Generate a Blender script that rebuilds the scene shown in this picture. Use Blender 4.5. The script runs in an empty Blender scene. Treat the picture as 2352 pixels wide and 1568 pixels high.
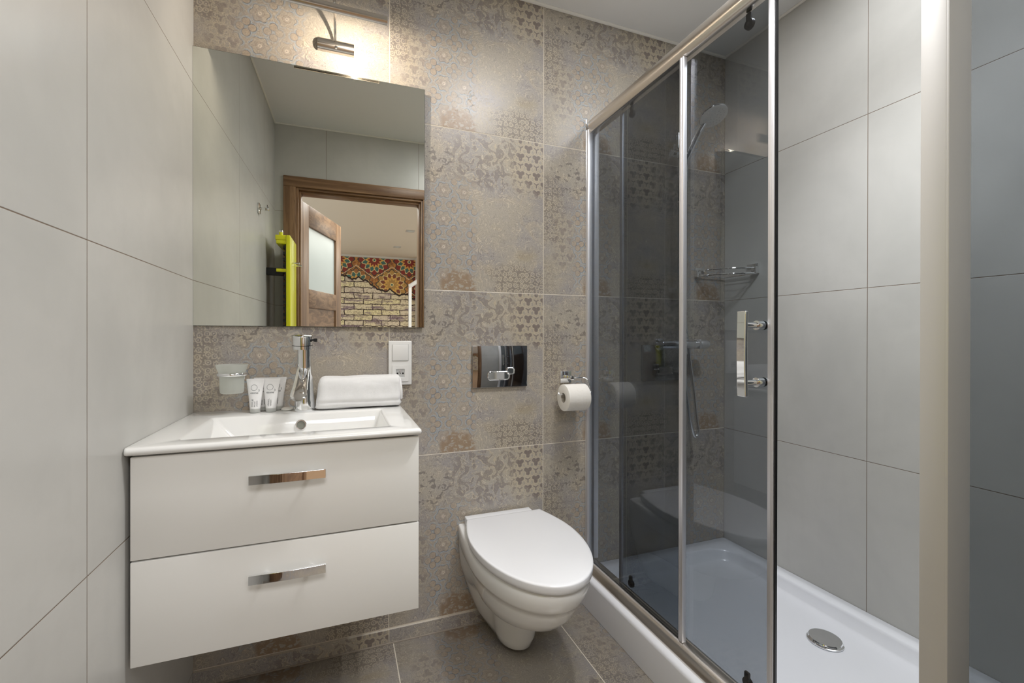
import bpy, bmesh, math, random
from mathutils import Vector, Matrix
import mathutils.noise as mnoise
random.seed(7)
PI = math.pi
SC = bpy.context.scene
COL = SC.collection

# ---------------------------------------------------------------- camera
F_PX, TH, RO, PT = 1004.61, 0.3507, math.radians(.1), math.radians(-.1)
CPOS = Vector((.4243, -1.5849, 1.0788))
cd = bpy.data.cameras.new('camera'); cam = bpy.data.objects.new('camera', cd); COL.objects.link(cam)
cd.sensor_fit = 'HORIZONTAL'; cd.sensor_width = 36.0; cd.lens = F_PX / 2352 * 36.0
cd.shift_x = (1176 - 1150) / 2352; cd.shift_y = (774.92 - 784) / 2352
cd.clip_start = .01; cd.clip_end = 100
_r = Vector((math.cos(TH), -math.sin(TH), 0)); _f = Vector((math.sin(TH), math.cos(TH), 0)); _z = Vector((0, 0, 1))
_F = _f * math.cos(PT) + _z * math.sin(PT); _u = _z * math.cos(PT) - _f * math.sin(PT)
_R = _r * math.cos(RO) + _u * math.sin(RO); _U = _u * math.cos(RO) - _r * math.sin(RO)
cam.matrix_world = Matrix(((_R.x, _U.x, -_F.x, CPOS.x), (_R.y, _U.y, -_F.y, CPOS.y), (_R.z, _U.z, -_F.z, CPOS.z), (0, 0, 0, 1)))
SC.camera = cam

# ---------------------------------------------------------------- world, lights, exposure
vs = SC.view_settings
vs.view_transform = 'Standard'; vs.look = 'None'; vs.gamma = 1.0; vs.use_curve_mapping = False
vs.exposure = 0.0
W = bpy.data.worlds.new('world'); SC.world = W; W.use_nodes = True
bg = W.node_tree.nodes['Background']; bg.inputs[0].default_value = (.93, .97, 1.0, 1); bg.inputs[1].default_value = 1.2

def area(name, loc, size, power, color, rot=(0, 0, 0), sy=None):
    l = bpy.data.lights.new(name, 'AREA'); l.energy = power; l.color = color
    l.shape = 'RECTANGLE'; l.size = size; l.size_y = sy or size
    o = bpy.data.objects.new(name, l); COL.objects.link(o); o.location = loc; o.rotation_euler = rot
    return o
area('bathroom_ceiling_light', (1.12, -.80, 2.39), .30, 9.5, (.99, .99, 1.0))
area('shower_fill_light', (1.78, -.80, 2.39), .20, 3.8, (.98, .99, 1.0))  # added fill that brightens the shower interior, not a known fixture
area('hall_fill_light', (.55, -2.45, 2.47), .9, 38, (.99, .99, 1.0))  # added fill through the doorway, kept out of sight above the door head
area('hall_fill_light', (2.6, -4.6, 2.47), 1.2, 60, (1.0, .975, .95))  # added to light the hall, set aside where the mirror cannot show it

def spot(name, loc, power, color, cone, rot):
    l = bpy.data.lights.new(name, 'SPOT'); l.energy = power; l.color = color; l.spot_size = math.radians(cone); l.spot_blend = .9; l.shadow_soft_size = .045
    o = bpy.data.objects.new(name, l); COL.objects.link(o); o.location = loc; o.rotation_euler = rot
spot('shower_fill_spot', (1.55, -.98, 2.385), 66, (.97, .985, 1.0), 96, (math.radians(6), math.radians(-9), 0))  # added spot that lifts the lower right wall and the tray
spot('bathroom_fill_spot', (1.26, -.74, 2.385), 34, (1.0, .99, .98), 116, (math.radians(-6), math.radians(14), 0))  # added spot to brighten the vanity front, toilet lid and floor

# ---------------------------------------------------------------- node helpers
class X:
    """a float socket that can be computed with"""
    nt = None
    def __init__(s, v): s.v = v
    def _m(op, *a, clamp=False):
        n = X.nt.nodes.new('ShaderNodeMath'); n.operation = op; n.use_clamp = clamp
        for i, q in enumerate(a):
            q = q.v if isinstance(q, X) else q
            if isinstance(q, (int, float)): n.inputs[i].default_value = q
            else: X.nt.links.new(q, n.inputs[i])
        return X(n.outputs[0])
    def __add__(a, b): return X._m('ADD', a, b)
    __radd__ = __add__
    def __sub__(a, b): return X._m('SUBTRACT', a, b)
    def __rsub__(a, b): return X._m('SUBTRACT', b, a)
    def __mul__(a, b): return X._m('MULTIPLY', a, b)
    __rmul__ = __mul__
    def __truediv__(a, b): return X._m('DIVIDE', a, b)
def fract(a): return X._m('FRACT', a)
def floor_(a): return X._m('FLOOR', a)
def ab(a): return X._m('ABSOLUTE', a)
def mn(a, b): return X._m('MINIMUM', a, b)
def mxx(a, b): return X._m('MAXIMUM', a, b)
def sq(a): return X._m('SQRT', a)
def ln(a, b): return sq(a * a + b * b)
def cl(a): return X._m('ADD', a, 0.0, clamp=True)
def sm(a, lo, hi):
    """0 below lo, 1 above hi (falls instead when lo > hi)"""
    n = X.nt.nodes.new('ShaderNodeMapRange'); n.interpolation_type = 'SMOOTHSTEP'
    X.nt.links.new(a.v, n.inputs[0])
    if lo <= hi: n.inputs[1].default_value = lo; n.inputs[2].default_value = hi; n.inputs[3].default_value = 0; n.inputs[4].default_value = 1
    else: n.inputs[1].default_value = hi; n.inputs[2].default_value = lo; n.inputs[3].default_value = 1; n.inputs[4].default_value = 0
    return X(n.outputs[0])
def comb(x, y, z=0.0):
    n = X.nt.nodes.new('ShaderNodeCombineXYZ')
    for i, q in enumerate((x, y, z)):
        q = q.v if isinstance(q, X) else q
        if isinstance(q, (int, float)): n.inputs[i].default_value = q
        else: X.nt.links.new(q, n.inputs[i])
    return n.outputs[0]
def noise(vec, scale, detail=2.0, rough=.5, dist=0.0):
    n = X.nt.nodes.new('ShaderNodeTexNoise'); X.nt.links.new(vec, n.inputs['Vector'])
    n.inputs['Scale'].default_value = scale; n.inputs['Detail'].default_value = detail
    n.inputs['Roughness'].default_value = rough; n.inputs['Distortion'].default_value = dist
    return X(n.outputs[0])
def voro(vec, scale, rnd):
    n = X.nt.nodes.new('ShaderNodeTexVoronoi'); n.voronoi_dimensions = '2D'; X.nt.links.new(vec, n.inputs['Vector'])
    n.inputs['Scale'].default_value = scale; n.inputs['Randomness'].default_value = rnd
    return X(n.outputs['Distance']), n.outputs['Color']
def mixc(f, a, b):
    n = X.nt.nodes.new('ShaderNodeMix'); n.data_type = 'RGBA'; n.clamp_factor = True
    for idx, q in ((0, f), (6, a), (7, b)):
        q = q.v if isinstance(q, X) else q
        if isinstance(q, (int, float)): n.inputs[idx].default_value = q
        elif isinstance(q, tuple): n.inputs[idx].default_value = (*q, 1)
        else: X.nt.links.new(q, n.inputs[idx])
    return n.outputs[2]
def objco():
    t = X.nt.nodes.new('ShaderNodeTexCoord'); s = X.nt.nodes.new('ShaderNodeSeparateXYZ')
    X.nt.links.new(t.outputs['Object'], s.inputs[0]); return [X(s.outputs[i]) for i in range(3)], t.outputs['Object']

def lin(r, g, b):
    f = lambda c: (c / 255 / 12.92) if c / 255 <= .04045 else ((c / 255 + .055) / 1.055) ** 2.4
    return (f(r), f(g), f(b))
def mat(name, color=(.8, .8, .8), rough=.5, metal=0.0, spec=.5, coat=0.0):
    m = bpy.data.materials.new(name); m.use_nodes = True; X.nt = m.node_tree
    b = m.node_tree.nodes['Principled BSDF']
    if isinstance(color, tuple): b.inputs['Base Color'].default_value = (*color, 1)
    b.inputs['Roughness'].default_value = rough; b.inputs['Metallic'].default_value = metal
    b.inputs['Specular IOR Level'].default_value = spec; b.inputs['Coat Weight'].default_value = coat
    b.inputs['Coat Roughness'].default_value = .05
    return m, b
def link(sock, b, name='Base Color'): X.nt.links.new(sock.v if isinstance(sock, X) else sock, b.inputs[name])
def bump(b, h, strength, dist):
    n = X.nt.nodes.new('ShaderNodeBump'); n.inputs['Strength'].default_value = strength; n.inputs['Distance'].default_value = dist
    X.nt.links.new(h.v if isinstance(h, X) else h, n.inputs['Height']); X.nt.links.new(n.outputs[0], b.inputs['Normal'])

# ---------------------------------------------------------------- patterned tile (60 x 60 cm, one print repeated)
def pattern_tile(name, fa, fb, dark=1.0, rough=.33):
    m, b = mat(name, rough=rough)
    (x, y, z), oc = objco()
    a = fa(x, y, z); c_ = fb(x, y, z)
    pu = .6 * fract(a / .6); pv = .6 * fract(c_ / .6)
    v = comb(pu, pv, 0.37)
    n1 = noise(v, 5.5, 3, .55); n2 = noise(v, 13, 3, .6, .6); nf = noise(comb(pu * 1.0, pv, 2.1), 26, 1.2, .5, 1.6)
    wx = pu + (n2 - .5) * .10; wy = pv + (n1 - .5) * .16 + (n2 - .5) * .06
    def zone(u0, u1, v0, v1, s=.03):
        return sm(wx, u0 - s, u0 + s) * sm(wx, u1 + s, u1 - s) * sm(wy, v0 - s, v0 + s) * sm(wy, v1 + s, v1 - s)
    warm, lav, light, dk = lin(177, 169, 156), lin(164, 159, 157), lin(205, 196, 178), lin(126, 119, 113)
    c = mixc(sm(n1, .38, .62), warm, lav)
    c = mixc(sm(n2, .5, .75) * .55, c, lin(186, 172, 148))
    # filigree contour lines
    t1 = ab(fract(nf * 7.0) - .5)
    fil = sm(t1, .13, .05)
    t2 = ab(fract(nf * 7.0 + .28) - .5)
    c = mixc(sm(t2, .10, .03) * (.25 + .35 * sm(n1, .45, .6)), c, dk)
    c = mixc(fil * (.40 + .5 * sm(n2, .42, .6)), c, light)
    # damask: grey leaves on pale ground, upper middle
    zd = zone(.22, .50, .40, .62, .03)
    nd = noise(comb(pu, pv * .9, 5.0), 22, 2, .5, 2.2)
    c = mixc(zd * sm(nd, .50, .525) * .6, c, lin(128, 119, 114))
    c = mixc(zd * sm(ab(nd - .5), .02, .008) * .9, c, lin(196, 184, 160))
    # rosettes
    vd, vc = voro(v, 44, .42)
    zr = cl(zone(.38, .62, -.05, .10, .03) + zone(-.05, .085, .20, .46, .025) + zone(-.05, .05, -.05, .12) * .5)
    c = mixc(zr * .58 * sm(vd, .34, .46), c, lin(112, 101, 93))
    vd2, _q = voro(v, 96, .8)
    c = mixc(zr * sm(vd, .38, .46) * sm(vd2, .30, .20) * .8, c, lin(200, 189, 168))
    c = mixc(zr * sm(ab(vd - .33), .05, .02) * .9, c, lin(201, 188, 163))
    c = mixc(zr * sm(ab(vd - .17), .045, .015) * .8, c, lin(112, 98, 88))
    c = mixc(zr * sm(vd, .07, .03) * .8, c, lin(198, 184, 160))
    # tripod lattice
    s = .0345
    gx = pu / s; gy = pv / s
    lx = ab((fract(gx) - .5) * s); ly = (fract(gy) - .5) * s
    par = X._m('MODULO', floor_(gx) + floor_(gy), 2.0)
    L = .0105
    def seg(dx, dy):
        t = mn(mxx(lx * dx + ly * dy, 0.0), L)
        return ln(lx - t * dx, ly - t * dy)
    d = mn(seg(.866, .5), seg(0.0, -1.0))
    zh = cl(zone(.475, .66, .395, .66, .022) + zone(.045, .135, .12, .32, .025) * .55)
    fat = par * sm(d, .0078, .0068) + (1.0 - par) * sm(d, .0022, .0014)
    lines = cl(sm(ab(d - .0106), .0016, .0008) + (1.0 - par) * sm(ab(d - .0058), .0015, .0007))
    c = mixc(zh * .35, c, lin(172, 161, 145))
    c = mixc(zh * fat * .85, c, lin(124, 113, 108))
    c = mixc(zh * lines * .9, c, lin(200, 187, 160))
    # blue quatrefoils and round flowers
    def cell(off, per, q): return (fract((q - off) / per + .5) - .5) * per
    ax = cell(.234, .078, pu); ay = cell(.212, .104, pv)
    qx = ab(ax); qy = ab(ay)
    dq = mn(ln(qx - .0175, qy), ln(qx, qy - .0175)) - .0120
    bx = cell(.273, .078, pu); by = cell(.264, .104, pv)
    rr = ln(bx, by); th = X._m('ARCTAN2', by, bx)
    db = rr - (.0270 + .0030 * X._m('COSINE', th * 6.0))
    zq = zone(.13, .315, .04, .40, .03)
    nb = noise(comb(pu, pv, 9.0), 60, 2, .6)
    zq2 = zq * sm(nb, .30, .55)
    zs = sm(noise(comb(pu, pv, 13.0), 9, 2), .36, .58)
    c = mixc(zq * .35, c, lin(176, 161, 146))
    dd = mn(ab(dq), ab(db))
    c = mixc(zq2 * sm(mn(dq, db), -.001, .001) * sm(mn(dq, db), .0085, .003) * (.35 + .6 * zs), c, lin(164, 176, 186))
    c = mixc(zq * zs * sm(dq, .001, -.001) * .7, c, lin(182, 164, 143))
    c = mixc(zq2 * sm(dd, .0016, .0006) * (.25 + .6 * zs), c, lin(106, 108, 112))
    c = mixc(zq * sm(rr, .0075, .005) * .8, c, lin(214, 203, 188))
    c = mixc(zq * sm(rr, .002, .001) * .8, c, lin(120, 108, 100))
    c = mixc(zq2 * sm(ab(rr - .0125), .0014, .0006) * .6, c, lin(150, 132, 118))
    # flakes, brown stain, speckle and weave
    nk = noise(comb(pu, pv * 1.4, 3.3), 46, 1, .5, 1.0)
    c = mixc(zone(.04, .24, .41, .54) * sm(nk, .60, .63) * .8, c, lin(116, 110, 106))
    c = mixc(zone(.19, .31, -.06, .055, .012) * sm(nk, .36, .46) * .8, c, lin(150, 124, 96))
    c = mixc(zone(.50, .56, .12, .17, .02) * .35, c, lin(158, 140, 100))
    nw = noise(comb(pu * 600.0, pv * 120.0, 0.0), 1.0, 1); nv = noise(comb(pu * 110.0, pv * 640.0, 4.0), 1.0, 1)
    c = mixc(sm(nw, .55, .75) * .16, c, dk); c = mixc(sm(nv, .55, .75) * .14, c, light)
    sp = noise(v, 230, 2, .7)
    c = mixc(sm(sp, .56, .68) * .30, c, lin(120, 110, 104))
    hz_ = noise(v, 95, 3, .7, 1.5)
    c = mixc(zone(-.05, .30, .05, .62, .05) * sm(ab(hz_ - .5), .035, .012) * .55, c, lin(138, 134, 130)); c = mixc(sm(hz_, .58, .66) * .28, c, light)
    if dark != 1.0: c = mixc(1.0 - dark, c, lin(60, 52, 46))
    e = mn(mn(pu, .6 - pu), mn(pv, .6 - pv))
    c = mixc(sm(e, .0021, .0013), c, lin(214, 205, 190))
    link(c, b)
    link(rough + .30 * sm(e, .0017, .0010) + .10 * fil, b, 'Roughness')
    bump(b, sm(e, .0008, .0024), .6, .0012)
    return m

def plain_tile(name, fa, fb, base=(196, 195, 191)):
    m, b = mat(name, rough=.30, spec=.42)
    (x, y, z), oc = objco()
    a = fa(x, y, z); c_ = fb(x, y, z)
    pu = .6 * fract(a / .6); pv = .6 * fract(c_ / .6)
    n1 = noise(comb(a, c_, .5), 2.2, 4, .6, .4); n2 = noise(comb(a * 30.0, c_ * 4.0, 1.0), 1.0, 3); n3 = noise(comb(a, c_, 7.0), 9, 4, .65)
    base = lin(*base)
    c = mixc(sm(n1, .35, .68), tuple(q * 1.04 for q in base), (base[0] * .93, base[1] * .935, base[2] * .935))
    c = mixc(sm(n3, .45, .7) * .22, c, tuple(q * .90 for q in base))
    c = mixc(sm(n2, .5, .75) * .14, c, tuple(q * .88 for q in base))
    e = mn(mn(pu, .6 - pu), mn(pv, .6 - pv))
    c = mixc(sm(e, .0012, .0007), c, lin(122, 106, 92))
    link(c, b)
    link(.26 + .16 * n3, b, 'Roughness')
    bump(b, sm(e, .0004, .0018), .5, .001)
    return m

M = {}
JX = .585
M['pat_wall'] = pattern_tile('patterned_wall_tile', lambda x, y, z: x - JX + .6, lambda x, y, z: z - .05 + .6)
M['pat_floor'] = pattern_tile('patterned_floor_tile', lambda x, y, z: x - .0, lambda x, y, z: 2.4 - y, dark=.60, rough=.28)
M['tile_side'] = plain_tile('greige_side_tile', lambda x, y, z: 3.0 - y, lambda x, y, z: z + .55)
M['tile_door'] = plain_tile('greige_door_wall_tile', lambda x, y, z: x + .297, lambda x, y, z: z + .55)
M['ceiling'], b = mat('ceiling_paint', lin(236, 236, 236), .8)
M['cove'], b = mat('ceiling_sealant', lin(236, 233, 227), .5)
M['ceramic'], b = mat('white_ceramic', lin(240, 240, 238), .07, coat=.3)
M['seat'], b = mat('white_seat_plastic', lin(236, 237, 240), .16)
M['acrylic'], b = mat('white_acrylic', lin(238, 240, 246), .16)
M['cab'], b = mat('white_lacquer', lin(234, 233, 229), .26)
M['dark'], b = mat('gap_shade', lin(26, 24, 22), .6)  # shade of the drawer gaps, put into a colour
M['plastic'], b = mat('white_plastic', lin(238, 238, 236), .28)
M['greyplastic'], b = mat('grey_socket_plastic', lin(196, 197, 196), .35)
M['black'], b = mat('black_plastic', lin(18, 18, 20), .35)
M['chrome'], b = mat('chrome', (.86, .87, .88), .035, 1.0)
M['chrome_dark'], b = mat('darkened_chrome', (.42, .43, .45), .03, 1.0)  # ordinary chrome; its dark reflection is put into the base colour
M['mirror'], b = mat('mirror_silver', (.80, .815, .755), .0, 1.0)
M['mirror_edge'], b = mat('mirror_glass_edge', lin(52, 66, 58), .2)
def brushed(name, col, axis, rough=.28):
    m, b = mat(name, col, rough, 1.0)
    (x, y, z), oc = objco()
    s = [700.0, 700.0, 700.0]; s[axis] = 4.0
    n = noise(comb(x * s[0], y * s[1], z * s[2]), 1.0, 2)
    link(rough - .06 + .14 * n, b, 'Roughness'); link(mixc(n, tuple(c * .9 for c in col), tuple(min(1, c * 1.06) for c in col)), b)
    return m
M['brush_x'] = brushed('brushed_nickel', (.60, .57, .53), 0, .2)
M['brush_y'] = brushed('brushed_steel_rail', (.80, .755, .70), 1, .22)
M['alu'] = brushed('satin_aluminium', (.84, .84, .87), 2, .48)
M['yellow'], b = mat('yellow_enamel', lin(232, 232, 30), .25, coat=.3)
M['post'], b = mat('anodised_post', (.76, .75, .74), .5, .25)
M['satin'], b = mat('soft_chrome', (.90, .91, .93), .16, 1.0)
M['knob'], b = mat('satin_chrome_knob', (.86, .87, .88), .38, 1.0)
M['hose'], b = mat('ribbed_hose_metal', (.74, .75, .77), .26, 1.0)
M['overflow'], b = mat('overflow_channel', lin(126, 126, 116), .5)
M['rubber'], b = mat('seal_rubber', lin(60, 60, 64), .5)
M['paper'], b = mat('toilet_paper', rough=.92)
(x, y, z), oc = objco(); n = noise(oc, 120, 3); link(mixc(n, lin(236, 233, 226), lin(246, 244, 240)), b); bump(b, voro(comb(x, z), 90, .6)[0], .18, .001)
M['card'], b = mat('cardboard_core', lin(196, 190, 180), .85)
M['terry'], b = mat('terry_cloth', rough=.97)
(x, y, z), oc = objco(); n = noise(oc, 900, 3, .7); n2 = noise(oc, 60, 3, .6); link(mixc(n2, lin(240, 240, 240), lin(250, 250, 250)), b); bump(b, n + n2 * .8, .55, .0022)
b.inputs['Sheen Weight'].default_value = .3
M['soap'], b = mat('wrapped_soap', lin(236, 234, 226), .3)
M['tube'], b = mat('white_tube_plastic', lin(242, 242, 242), .3)
M['ink'], b = mat('grey_print', lin(112, 116, 120), .6)
M['cap'], b = mat('frosted_cap', lin(226, 228, 224), .35); b.inputs['Transmission Weight'].default_value = .35
# frosted tumbler glass
M['frost'] = bpy.data.materials.new('frosted_glass'); M['frost'].use_nodes = True; X.nt = M['frost'].node_tree
nd = X.nt.nodes; nd.clear(); out = nd.new('ShaderNodeOutputMaterial'); mx = nd.new('ShaderNodeMixShader'); tl = nd.new('ShaderNodeBsdfTranslucent'); tr = nd.new('ShaderNodeBsdfTransparent'); p = nd.new('ShaderNodeBsdfPrincipled'); m2 = nd.new('ShaderNodeMixShader')
tl.inputs[0].default_value = (.88, .89, .86, 1); tr.inputs[0].default_value = (.9, .92, .9, 1); p.inputs['Base Color'].default_value = (.74, .75, .72, 1); p.inputs['Roughness'].default_value = .35
mx.inputs[0].default_value = .5; m2.inputs[0].default_value = .40
X.nt.links.new(tl.outputs[0], mx.inputs[1]); X.nt.links.new(p.outputs[0], mx.inputs[2]); X.nt.links.new(mx.outputs[0], m2.inputs[1]); X.nt.links.new(tr.outputs[0], m2.inputs[2]); X.nt.links.new(m2.outputs[0], out.inputs[0])
# tinted glass: real two-sided pane, absorbs at each face, mirrors by Fresnel
def tinted(name, tint, ior=1.5):
    m = bpy.data.materials.new(name); m.use_nodes = True; X.nt = m.node_tree; nd = m.node_tree.nodes; nd.clear()
    out = nd.new('ShaderNodeOutputMaterial'); mx = nd.new('ShaderNodeMixShader'); g = nd.new('ShaderNodeBsdfGlossy'); t = nd.new('ShaderNodeBsdfTransparent'); f = nd.new('ShaderNodeFresnel')
    geo = nd.new('ShaderNodeNewGeometry'); X_ = X._m('ADD', X._m('MULTIPLY', X(geo.outputs['Backfacing']), 1 / ior - ior), ior)
    m.node_tree.links.new(X_.v, f.inputs[0]); g.inputs['Roughness'].default_value = 0.0; g.inputs[0].default_value = (.95, .96, 1, 1); t.inputs[0].default_value = (*tint, 1)
    m.node_tree.links.new(f.outputs[0], mx.inputs[0]); m.node_tree.links.new(t.outputs[0], mx.inputs[1]); m.node_tree.links.new(g.outputs[0], mx.inputs[2]); m.node_tree.links.new(mx.outputs[0], out.inputs[0])
    return m
M['glass'] = tinted('smoked_shower_glass', (.590, .612, .632))
M['satin_glass'], b = mat('satin_door_glass', lin(205, 214, 214), .35)
# oak
def wood(name, vert_axis):
    m, b = mat(name, rough=.42)
    (x, y, z), oc = objco()
    q = [x, y, z]; s = [26.0, 26.0, 26.0]; s[vert_axis] = 1.3
    v = comb(*[a * c for a, c in zip(q, s)])
    n = noise(v, 1.0, 4, .6, .8); g = noise(comb(*[a * c * 9.0 for a, c in zip(q, s)]), 1.0, 2, .6)
    c = mixc(sm(n, .3, .7), lin(112, 82, 58), lin(160, 126, 94))
    c = mixc(sm(ab(fract(n * 7.0) - .5), .16, .03) * .45, c, lin(96, 64, 42))
    c = mixc(sm(g, .5, .75) * .3, c, lin(98, 70, 48))
    link(c, b); return m
M['wood_z'] = wood('oak_veneer_upright', 2); M['wood_x'] = wood('oak_veneer_cross', 0); M['wood_y'] = wood('oak_veneer_door_rail', 1)
# lamp bulb
M['bulb'] = bpy.data.materials.new('glowing_bulb'); M['bulb'].use_nodes = True
b = M['bulb'].node_tree.nodes['Principled BSDF']; b.inputs['Emission Color'].default_value = (1, .80, .55, 1); b.inputs['Emission Strength'].default_value = 60
# hall wallpaper: pale brick with a torn upper part of coloured medallions
m, b = mat('brick_and_medallion_wallpaper', rough=.8); (x, y, z), oc = objco()
br = X.nt.nodes.new('ShaderNodeTexBrick'); X.nt.links.new(comb(x + (noise(oc, 9, 2) - .5) * .05, z + (noise(oc, 12, 3) - .5) * .05, 0.0), br.inputs['Vector'])
br.inputs['Color1'].default_value = (*lin(244, 230, 178), 1); br.inputs['Color2'].default_value = (*lin(222, 206, 184), 1); br.inputs['Mortar'].default_value = (*lin(58, 44, 44), 1)
br.inputs['Scale'].default_value = 1.0; br.inputs['Brick Width'].default_value = .34; br.inputs['Row Height'].default_value = .105; br.inputs['Mortar Size'].default_value = .008; br.inputs['Bias'].default_value = .1
c = mixc(sm(noise(comb(x * .7, z * 3.0, 3.0), 3.4, 4, .65), .50, .62) * .85, br.outputs[0], lin(128, 106, 122))
c = mixc(sm(noise(oc, 22, 4, .7, 1.0), .56, .66) * .75, c, lin(88, 66, 60))
CW, CH = .66, .92
def hexd(ox, oz):
    hx = (fract((x - ox) / CW + .5) - .5) * CW; hz = (fract((z - oz) / CH + .5) - .5) * CH
    return hx, hz, ln(hx, hz)
ax_, az_, ra = hexd(.22, 2.42); bx_, bz_, rb = hexd(.55, 1.96)
sel = sm(ra - rb, -.001, .001)
px = ax_ * (1.0 - sel) + bx_ * sel; pz = az_ * (1.0 - sel) + bz_ * sel; r_ = mn(ra, rb)
th = X._m('ARCTAN2', pz, px)
pet = X._m('COSINE', th * 12.0); pet2 = X._m('COSINE', th * 12.0 + PI)
kx = floor_((x - .57) / CW + .5) * sel + floor_((x - .32) / CW + .5) * (1.0 - sel) * 3.0
k1 = fract(kx * .37 + sel * .4)
q = mixc(sm(noise(oc, 30, 3, .6), .4, .6), lin(196, 140, 76), lin(150, 92, 52))
colA = mixc(sm(k1, .3, .5), lin(140, 52, 44), lin(190, 146, 80)); colB = mixc(sm(k1, .5, .7), lin(70, 112, 104), lin(128, 72, 52))
q = mixc(sm(r_ - (.285 + .025 * pet), .008, -.008), q, lin(48, 62, 58))
q = mixc(sm(r_ - (.265 + .025 * pet), .008, -.008), q, colA)
q = mixc(sm(r_ - (.215 + .028 * pet2), .006, -.006), q, lin(234, 206, 150))
q = mixc(sm(r_ - (.195 + .028 * pet2), .006, -.006), q, colB)
q = mixc(sm(r_ - (.145 + .02 * pet), .006, -.006), q, lin(226, 176, 92))
q = mixc(sm(r_ - (.105 + .02 * pet), .006, -.006), q, colA)
q = mixc(sm(r_, .04, .03), q, lin(236, 214, 150)); q = mixc(sm(r_, .022, .014), q, lin(40, 96, 100))
q = mixc(sm(ab(ra - rb), .012, .006), q, lin(232, 214, 184))
edge = z - (2.10 - .30 * (x - .30) + (noise(comb(x, 0.0, 0.0), 2.4, 3, .6) - .5) * .55)
c = mixc(sm(edge, -.003, .003), c, q)
c = mixc(sm(ab(edge), .022, .012), c, lin(40, 28, 26))
c = mixc(sm(noise(oc, 26, 3, .7, 1.2), .50, .60) * .45, c, lin(92, 70, 56))
link(c, b)
M['hallwall'], b = mat('hall_wall_paint', lin(214, 208, 198), .8)
M['hallceil'], b = mat('hall_ceiling_paint', lin(228, 220, 206), .8)
M['hallfloor'], b = mat('hall_floor', lin(150, 120, 90), .5)
M['white'], b = mat('white_lacquered_frame', lin(240, 240, 240), .35)

# ---------------------------------------------------------------- geometry helpers
def finish(name, bm, m, parent=None, smooth=True, angle=35):
    bmesh.ops.recalc_face_normals(bm, faces=bm.faces)
    me = bpy.data.meshes.new(name); bm.to_mesh(me); bm.free()
    if smooth:
        for p in me.polygons: p.use_smooth = True
        if hasattr(me, 'set_sharp_from_angle'): me.set_sharp_from_angle(angle=math.radians(angle))
    if m: me.materials.append(m)
    o = bpy.data.objects.new(name, me); COL.objects.link(o)
    if parent is not None:
        o.parent = parent
        o.matrix_parent_inverse = Matrix.Translation(-(wloc(parent)))
    return o
_base = {}
def wloc(o):
    return Vector(_base.get(o.name, (0, 0, 0)))
def thing(name, loc, label, cat, group=None):
    o = bpy.data.objects.new(name, None); COL.objects.link(o); o.location = loc; o.empty_display_size = .05
    _base[o.name] = tuple(loc)
    o['label'] = label; o['category'] = cat
    if group: o['group'] = group
    return o
def tag(o, label, cat, group=None):
    o['label'] = label; o['category'] = cat
    if group: o['group'] = group
    return o
def struct(o): o['kind'] = 'structure'; return o
def box(bm, x0, x1, y0, y1, z0, z1, bev=0.0, seg=2):
    r = bmesh.ops.create_cube(bm, size=1.0)
    bmesh.ops.scale(bm, vec=(abs(x1 - x0), abs(y1 - y0), abs(z1 - z0)), verts=r['verts'])
    bmesh.ops.translate(bm, vec=((x0 + x1) / 2, (y0 + y1) / 2, (z0 + z1) / 2), verts=r['verts'])
    if bev:
        es = list({e for v in r['verts'] for e in v.link_edges})
        bmesh.ops.bevel(bm, geom=es, offset=bev, segments=seg, affect='EDGES', profile=.5)
    return bm
def B(*a, **k): return box(bmesh.new(), *a, **k)
def skin(bm, loops, close=True, cap=(True, True)):
    vs_ = [[bm.verts.new(p) for p in L] for L in loops]
    n = len(loops[0])
    for a, c in zip(vs_, vs_[1:]):
        for i in range(n if close else n - 1):
            j = (i + 1) % n
            try: bm.faces.new((a[i], a[j], c[j], c[i]))
            except ValueError: pass
    if cap[0]: bm.faces.new(list(reversed(vs_[0])))
    if cap[1]: bm.faces.new(vs_[-1])
    return bm
def lathe(bm, prof, o=(0, 0, 0), axis='Z', n=40, cap=(True, True)):
    """prof: list of (radius, height)"""
    L = []
    for r, h in prof:
        ring = []
        for i in range(n):
            t = 2 * PI * i / n; a, c_ = r * math.cos(t), r * math.sin(t)
            p = (a, c_, h) if axis == 'Z' else ((a, h, c_) if axis == 'Y' else (h, a, c_))
            ring.append((o[0] + p[0], o[1] + p[1], o[2] + p[2]))
        L.append(ring)
    return skin(bm, L, cap=cap)
def catmull(pts, k=8):
    P = [Vector(p) for p in pts]; P = [2 * P[0] - P[1]] + P + [2 * P[-1] - P[-2]]; out = []
    for i in range(1, len(P) - 2):
        for j in range(k):
            t = j / k; a, b_, c_, d = P[i - 1], P[i], P[i + 1], P[i + 2]
            out.append(.5 * ((2 * b_) + (c_ - a) * t + (2 * a - 5 * b_ + 4 * c_ - d) * t * t + (3 * b_ - a - 3 * c_ + d) * t ** 3))
    out.append(P[-2]); return out
def sweep(bm, pts, rad, n=14, sx=1.0, up=(0, 0, 1), cap=(True, True)):
    P = [Vector(p) for p in pts]; L = []; prev = None
    for i, p in enumerate(P):
        t = (P[min(i + 1, len(P) - 1)] - P[max(i - 1, 0)]).normalized()
        if prev is None:
            u = Vector(up)
            if abs(u.dot(t)) > .95: u = Vector((1, 0, 0))
            s = t.cross(u).normalized()
        else: s = (prev - t * prev.dot(t)).normalized()
        prev = s; w = t.cross(s)
        r = rad(i / (len(P) - 1)) if callable(rad) else rad
        L.append([tuple(p + s * (r * sx * math.cos(2 * PI * k / n)) + w * (r * math.sin(2 * PI * k / n))) for k in range(n)])
    return skin(bm, L, cap=cap)
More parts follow.
